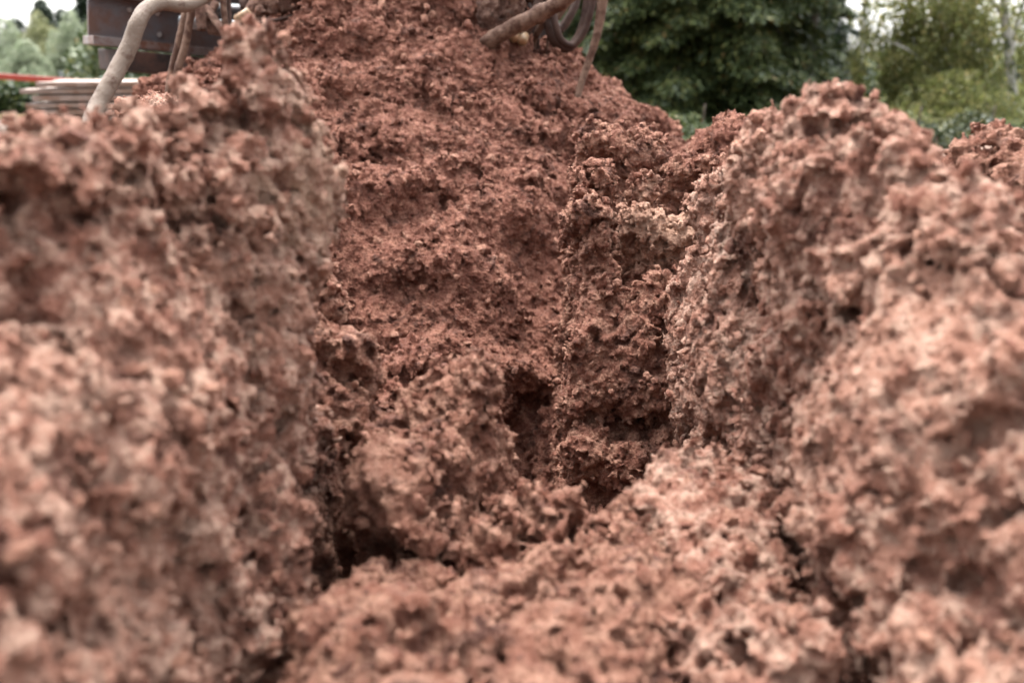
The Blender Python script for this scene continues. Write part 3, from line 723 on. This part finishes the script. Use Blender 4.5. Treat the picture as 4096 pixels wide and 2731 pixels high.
def conifer(base, H, Rb, label, mat, trunk_mat, dens=1.0, droop=.35, leaf=.045, zlow=.02, per=34, seed=0, name='conifer_tree', group='dark conifers', zdense=3.6):
    r = np.random.default_rng(seed); root = empty(name, base); tag(root, label, 'tree', group)
    path = [Vector((base.x + .03 * math.sin(i), base.y, base.z + H * i / 12)) for i in range(13)]
    pymesh('trunk', *tube_vf(path, [.16 * H / 8 * (1 - i / 13) + .01 for i in range(13)], 10), trunk_mat, root)
    C, U, W_, br = [], [], [], []
    z = zlow
    while z < H - .1:
        lowf = 1 if z < zdense else .35
        nb = max(3, int(9 * dens * (.5 + .5 * lowf)))
        for k in range(nb):
            a = r.uniform(0, 2 * math.pi); Lb = Rb * (1 - z / H) ** .75 * r.uniform(.75, 1.12) + .1
            da = np.array([math.cos(a), math.sin(a), 0]); side = np.array([-da[1], da[0], 0])
            rise = r.uniform(.0, .25)
            n = int(per * lowf * max(Lb, .4) * 9)
            t = r.random(n) ** .6
            sp = (r.random(n) - .5) * 2
            wdt = .30 * Lb * np.sin(np.clip(t, 0, 1) * 2.6 + .35)
            zz = rise * t * Lb - droop * Lb * t ** 2.2 - np.abs(sp) ** 1.5 * wdt * .38
            c = np.array([base.x, base.y, base.z + z]) + da * (t * Lb)[:, None] + side * (sp * wdt)[:, None]
            c[:, 2] += zz + r.normal(size=n) * .018
            dr = da * .8 + side * (np.sign(sp) * .75)[:, None] + np.array([0, 0, -.45]) + r.normal(size=(n, 3)) * .25
            dr /= np.linalg.norm(dr, axis=1, keepdims=True)
            nn = np.cross(dr, r.normal(size=(n, 3)) * .5 + np.array([0, 0, 1])); nn = np.cross(nn, dr); nn = np.cross(dr, nn)
            nn /= np.linalg.norm(nn, axis=1, keepdims=True)
            s_ = leaf * r.uniform(.7, 1.5, n)[:, None]
            C.append(c); U.append(dr * s_ * 1.5); W_.append(nn * s_ * .42)
            if lowf == 1:
                bp = [Vector(np.array([base.x, base.y, base.z + z]) + da * (q * Lb) + np.array([0, 0, rise * q * Lb - droop * Lb * q ** 2.2])) for q in (0, .35, .7, 1)]
                br.append(tube_vf(bp, [.018, .013, .008, .004], 5))
        z += r.uniform(.10, .16) / (.6 + .4 * lowf)
    P, F = quads(np.concatenate(C), np.concatenate(U), np.concatenate(W_))
    link_mesh('crown', np_mesh('crown', P, F), mat, root, False)
    pymesh('branches', *join_vf(br), trunk_mat, root)
    return root

def crown_mesh(blobs, n, leaf, thr, sc, seed, hang=0.0, asp=.55):
    """leaves spread through overlapping ellipsoids, thinned by noise so that gaps open"""
    r = np.random.default_rng(seed); C = []
    tot = sum(b[1][0] * b[1][1] * b[1][2] for b in blobs)
    for (c, s_, wgt) in blobs:
        m = int(n * wgt * s_[0] * s_[1] * s_[2] / tot)
        v = r.normal(size=(m, 3)); v /= np.linalg.norm(v, axis=1, keepdims=True); v *= (r.random((m, 1)) ** .42)
        C.append(np.array(c) + v * np.array(s_))
    C = np.concatenate(C)
    q = C.copy(); q[:, 2] *= (1 - hang * .55)
    keep = perlin(q / sc + seed) + .45 * perlin(q / (sc * .4) + seed) > thr
    C = C[keep]; n_ = len(C)
    U = r.normal(size=(n_, 3)); U[:, 2] -= hang * 2; U /= np.linalg.norm(U, axis=1, keepdims=True)
    W_ = np.cross(U, r.normal(size=(n_, 3))); W_ /= np.linalg.norm(W_, axis=1, keepdims=True)
    s_ = leaf * r.uniform(.6, 1.4, n_)[:, None]
    return quads(C, U * s_, W_ * s_ * asp)

def leafy(name, base, trunks, blobs, n, leaf, thr, sc, label, lmat, tmat, seed, hang=0.0, group=None, cat='tree', asp=.55):
    root = empty(name, base); tag(root, label, cat, group)
    tv = [tube_vf(smooth_path(t, 6), list(np.interp(np.linspace(0, 1, (len(t) - 1) * 6 + 1), [0, 1], rr)), 8) for t, rr in trunks]
    if cat == 'tree': pymesh('trunk', *join_vf(tv), tmat, root)
    else:
        for t_ in tv: pymesh('stem', *t_, tmat, root)
    P, F = crown_mesh(blobs, n, leaf, thr, sc, seed, hang, asp)
    link_mesh('crown', np_mesh('crown', P, F), lmat, root, False)
    return root

L_con = leaf_mat('dark_conifer_needles', [(0, (.026, .042, .016)), (.55, (.058, .082, .026)), (.85, (.11, .135, .04)), (.97, (.14, .135, .035)), (.99, (.25, .17, .06))], .2)
L_con2 = leaf_mat('deep_green_needles', [(0, (.012, .024, .014)), (.7, (.026, .045, .021)), (.95, (.05, .075, .028))], .12)
L_birch = leaf_mat('yellow_green_birch_leaves', [(0, (.09, .11, .03)), (.5, (.16, .175, .055)), (.8, (.24, .235, .085)), (.95, (.34, .29, .12))], .5)
L_mid = leaf_mat('mid_green_leaves', [(0, (.015, .032, .010)), (.6, (.04, .062, .018)), (.95, (.11, .12, .035))], .3)
L_bush = leaf_mat('dark_bush_leaves', [(0, (.014, .026, .009)), (.6, (.035, .048, .015)), (.95, (.12, .12, .04))], .25)
L_wil = leaf_mat('silvery_willow_leaves', [(0, (.14, .18, .10)), (.5, (.24, .28, .18)), (.95, (.36, .38, .27))], .35)
L_wil2 = leaf_mat('olive_willow_leaves', [(0, (.13, .15, .06)), (.5, (.22, .23, .11)), (.95, (.32, .31, .18))], .35)
M_bark = plain('dark_bark', (.05, .035, .025), .9, 0, (.09, .07, .05), 9, .01)
M_birch = plain('white_birch_bark', (.50, .48, .45), .7, 0, (.06, .07, .06), 7, .004, lo=.52, hi=.60)
M_grass = plain('rough_grass_field', (.03, .042, .015), .9, 0, (.07, .065, .03), .8, .05, bscale=20, spec=.03)

def W3(px, Y, z): return Vector((at(px, 50, Y).x, Y, z))
# dark conifers in the middle, one behind the other
conifer(W3(600, 16.5, -.1), 9, 1.9, 'deep green conifer behind the hanging hose loops', L_con2, M_bark, seed=1, per=26)
conifer(W3(688, 13.5, -.1), 10, 2.05, 'broad dark conifer in the middle with drooping boughs tinged yellow', L_con, M_bark, seed=2, dens=1.25, leaf=.030, per=60)
conifer(W3(752, 17.0, -.1), 9.5, 1.7, 'dark conifer at the right end of the conifer group beside the sky gap', L_con2, M_bark, seed=3, leaf=.034, per=48)
conifer(W3(650, 19.0, -.1), 11, 2.6, 'tall conifer half hidden behind the broad one in the middle', L_con2, M_bark, seed=4, per=20)

def B(px, py, Y, sx, sy, sz, wgt=1.0): p = at(px, py, Y); return ((p.x, p.y, p.z), (sx, sy, sz), wgt)
# leafy trees on the right
leafy('leafy_tree', W3(815, 15, 0), [([W3(815, 15, -.1), W3(812, 15, 1.2), W3(820, 15.1, 3.2), W3(815, 15, 5)], (.07, .02))],
      [B(806, 85, 15, .5, .6, .9), B(800, -10, 15, .55, .6, .9, .7), B(838, 30, 15, .5, .6, .9, .22), B(800, -130, 15, .9, .9, 1.0, .4)], 13000, .036, .02, .42,
      'slender leafy tree with small round leaves at the edge of the dark conifers', L_mid, M_bark, 5)
leafy('shrub', W3(880, 19, 0), [([W3(880, 19, -.1), W3(880, 19, .8)], (.03, .01)), ([W3(900, 19, -.1), W3(906, 19, .8)], (.03, .01))],
      [B(870, 120, 19, 1.1, .8, .9), B(930, 110, 19, 1.2, .8, 1.1), B(990, 120, 19, 1.2, .8, 1.0), B(1050, 110, 19, 1.2, .8, 1.2), B(900, 92, 20, .9, .7, .9, .6)], 60000, .05, -.45, .5,
      'deep green hedge shrub low behind the birches', L_mid, M_bark, 6, cat='shrub')
t1 = [at(1024, 215, 14.0), at(1017, 150, 14.0), at(1012, 90, 14.0), at(1008, 40, 14.05), at(1002, -20, 14.1), at(1000, -120, 14.2), at(1006, -260, 14.2)]
leafy('birch_tree', t1[0], [(t1, (.085, .03)), ([at(1010, 60, 14.05), at(1018, 20, 14), at(1035, -30, 13.9)], (.035, .012)), ([at(1006, 20, 14.05), at(985, -10, 14), at(965, -40, 14)], (.03, .01))],
      [B(990, 20, 14, .75, .8, 1.0, .55), B(1030, 60, 14, .7, .8, 1.0, .8), B(970, -60, 14, .8, .8, .7, .35), B(1050, -70, 14, .9, .8, .9, .4), B(1000, -160, 14, 1.0, .9, .9, .3)], 24000, .034, .02, .36,
      'birch with an upright pale trunk and thin open crown near the right edge', L_birch, M_birch, 7, .5, 'birches')
t2 = [at(1026, 200, 14.4), at(1008, 145, 14.4), at(994, 118, 14.4), at(980, 92, 14.4), at(962, 66, 14.5), at(940, 20, 14.6), at(930, -60, 14.7)]
leafy('birch_tree', t2[0], [(t2, (.075, .02)), ([at(975, 84, 14.4), at(950, 78, 14.3), at(925, 62, 14.2)], (.03, .012)), ([at(925, 62, 14.2), at(905, 48, 14.1), at(885, 40, 14.1)], (.014, .008))],
      [B(905, 70, 14.6, .85, .8, .75, 1.0), B(945, 55, 14.6, .75, .8, .8, 1.0), B(955, 112, 13.4, .80, .8, .55, 1.0), B(905, 132, 12.6, .55, .6, .36, .9), B(960, 138, 12.4, .55, .6, .34, .8), B(1020, 140, 12.6, .5, .6, .36, .7), B(880, 110, 14.6, .55, .7, .5, 1.0), B(925, 20, 14.6, .9, .9, .6, .8), B(1010, 115, 14.8, .6, .6, .5, .8), B(915, -70, 14.8, .8, .8, .6, .3), B(915, -160, 14.8, .9, .8, .8, .3)], 64000, .034, -.08, .42,
      'birch with a trunk leaning left and dense yellow green hanging foliage', L_birch, M_birch, 8, .7, 'birches')
leafy('birch_tree', W3(860, 20, 0), [([W3(862, 20, -.1), W3(860, 20, 2), W3(856, 20, 5.5)], (.07, .02))],
      [B(862, 30, 20, .9, .9, 1.0, .35), B(860, -40, 20, 1.0, .8, 1.0, .3), B(960, 0, 21, 1.3, 1, 1.0, .3), B(870, 95, 20, .7, .7, .6, .6)], 10000, .05, .06, .4,
      'far thin birch whose sparse leaves show white sky through the gap', L_birch, M_birch, 9, .4, 'birches')
# pale willows on the left
for i, (px, py, Y, sx, sz, mt, lab) in enumerate([
    (8, 56, 30, 1.1, 1.15, L_wil, 'silvery willow bush at the left edge behind the orange rail'),
    (42, 50, 31, .8, 1.15, L_wil2, 'olive tinted willow bush between two silvery ones'),
    (74, 52, 30, .85, 1.2, L_wil, 'silvery plume shaped willow bush nearest to the steel beam'),
    (28, 66, 28, 1.0, .7, L_wil, 'low silvery willow bush in front of the olive one'),
    (98, 74, 29, .9, .6, L_wil2, 'low olive willow bush below the end of the steel beam')]):
    p = at(px, py, Y)
    leafy('willow_bush', Vector((p.x, Y, -.1)), [([Vector((p.x + q * .3, Y, -.2)), Vector((p.x + q * .5, Y, p.z))], (.03, .01)) for q in (-1, 0, 1)],
          [B(px + q, py + dy, Y + dq, sx * f1, .5, sz * f2) for q, dy, dq, f1, f2 in ((0, 0, 0, .42, 1.0), (13, 9, .3, .36, .85), (-14, 11, -.2, .38, .8), (7, 18, -.5, .45, .7), (-8, 24, -.4, .5, .65), (20, 26, .2, .45, .6), (-22, 28, .1, .45, .6), (0, 36, 0, .9, .5))], 24000, .055, -.16, .30,
          lab, mt, M_bark, 20 + i, -.6, 'willow bushes on the left', 'bush', .35)
for i, (px, Y, h_, rb, lab) in enumerate([(47, 46, 3.0, 1.2, 'small dark pine rising above the willows at the far left'), (152 - 60, 44, 3.4, 1.5, 'dark pine beside the upper corner of the steel beam'), (66, 48, 2.7, 1.2, 'lower dark pine between the two taller far ones'), (18, 47, 2.3, 1.3, 'lowest far dark pine at the left edge')]):
    conifer(W3(px, Y, 0), h_, rb, lab, L_con2, M_bark, seed=40 + i, per=8, leaf=.10, name='pine_tree', group='far pines on the left')
# dark bushes low behind the rail, and under the rig
leafy('shrub', W3(20, 14, 0), [([W3(20, 14, -.1), W3(22, 14, .4)], (.02, .01))], [B(10, 98, 14, .75, .5, .30), B(45, 100, 14, .7, .5, .28), B(85, 98, 14, .8, .5, .30), B(-40, 96, 14, .8, .5, .3), B(130, 98, 14, .8, .5, .30)], 22000, .04, -.4, .3,
      'low dark green shrub row under the orange rail', L_mid, M_bark, 31, cat='shrub')
leafy('shrub', W3(250, 16, 0), [([W3(250, 16, -.1), W3(252, 16, .8)], (.02, .01))], [B(x, 70, 16 + (x % 3), 1.3, .8, 1.0) for x in range(150, 560, 50)], 40000, .06, -.5, .4,
      'dark green shrub row glimpsed between rig and heap', L_con, M_bark, 33, cat='shrub')
for i, (px, Y, lm) in enumerate([(640, 9.6, 0), (705, 9.9, 0), (775, 9.4, 0), (850, 9.8, 1), (925, 9.5, 1), (1000, 9.9, 1), (1070, 9.5, 1)]):
    leafy('bush', W3(px, Y, 0), [([W3(px, Y, -.1), W3(px + 3, Y, .35)], (.015, .006))], [B(px, 145, Y, .42, .4, .20), B(px + 22, 134 + 7 * (i % 3), Y + .3, .26, .4, .20), B(px - 25, 138 - 5 * (i % 2), Y + .5, .30, .4, .22)], 11000, .026, -.1, .16,
          ['leafy low bush under the hose side of the conifers', 'low dark bush under the middle conifer', 'low dark bush where the conifers meet the clay skyline', 'low green bush between conifers and birches', 'low green bush under the leaning birch',
           'low green bush at the foot of the birch trunks', 'low green bush at the right edge of the view'][i], (L_con, L_bush)[lm], M_bark, 60 + i, group='low bushes before the trees', cat='bush')
o = pymesh('grass_field', [(-300, 11, .03), (300, 11, .03), (300, 600, .03), (-300, 600, .03)], [(0, 1, 2, 3)], M_grass, None, False); tag(o, None, kind='structure')
print('FACES', sum(len(o.data.polygons) for o in S.objects if o.type == 'MESH'))
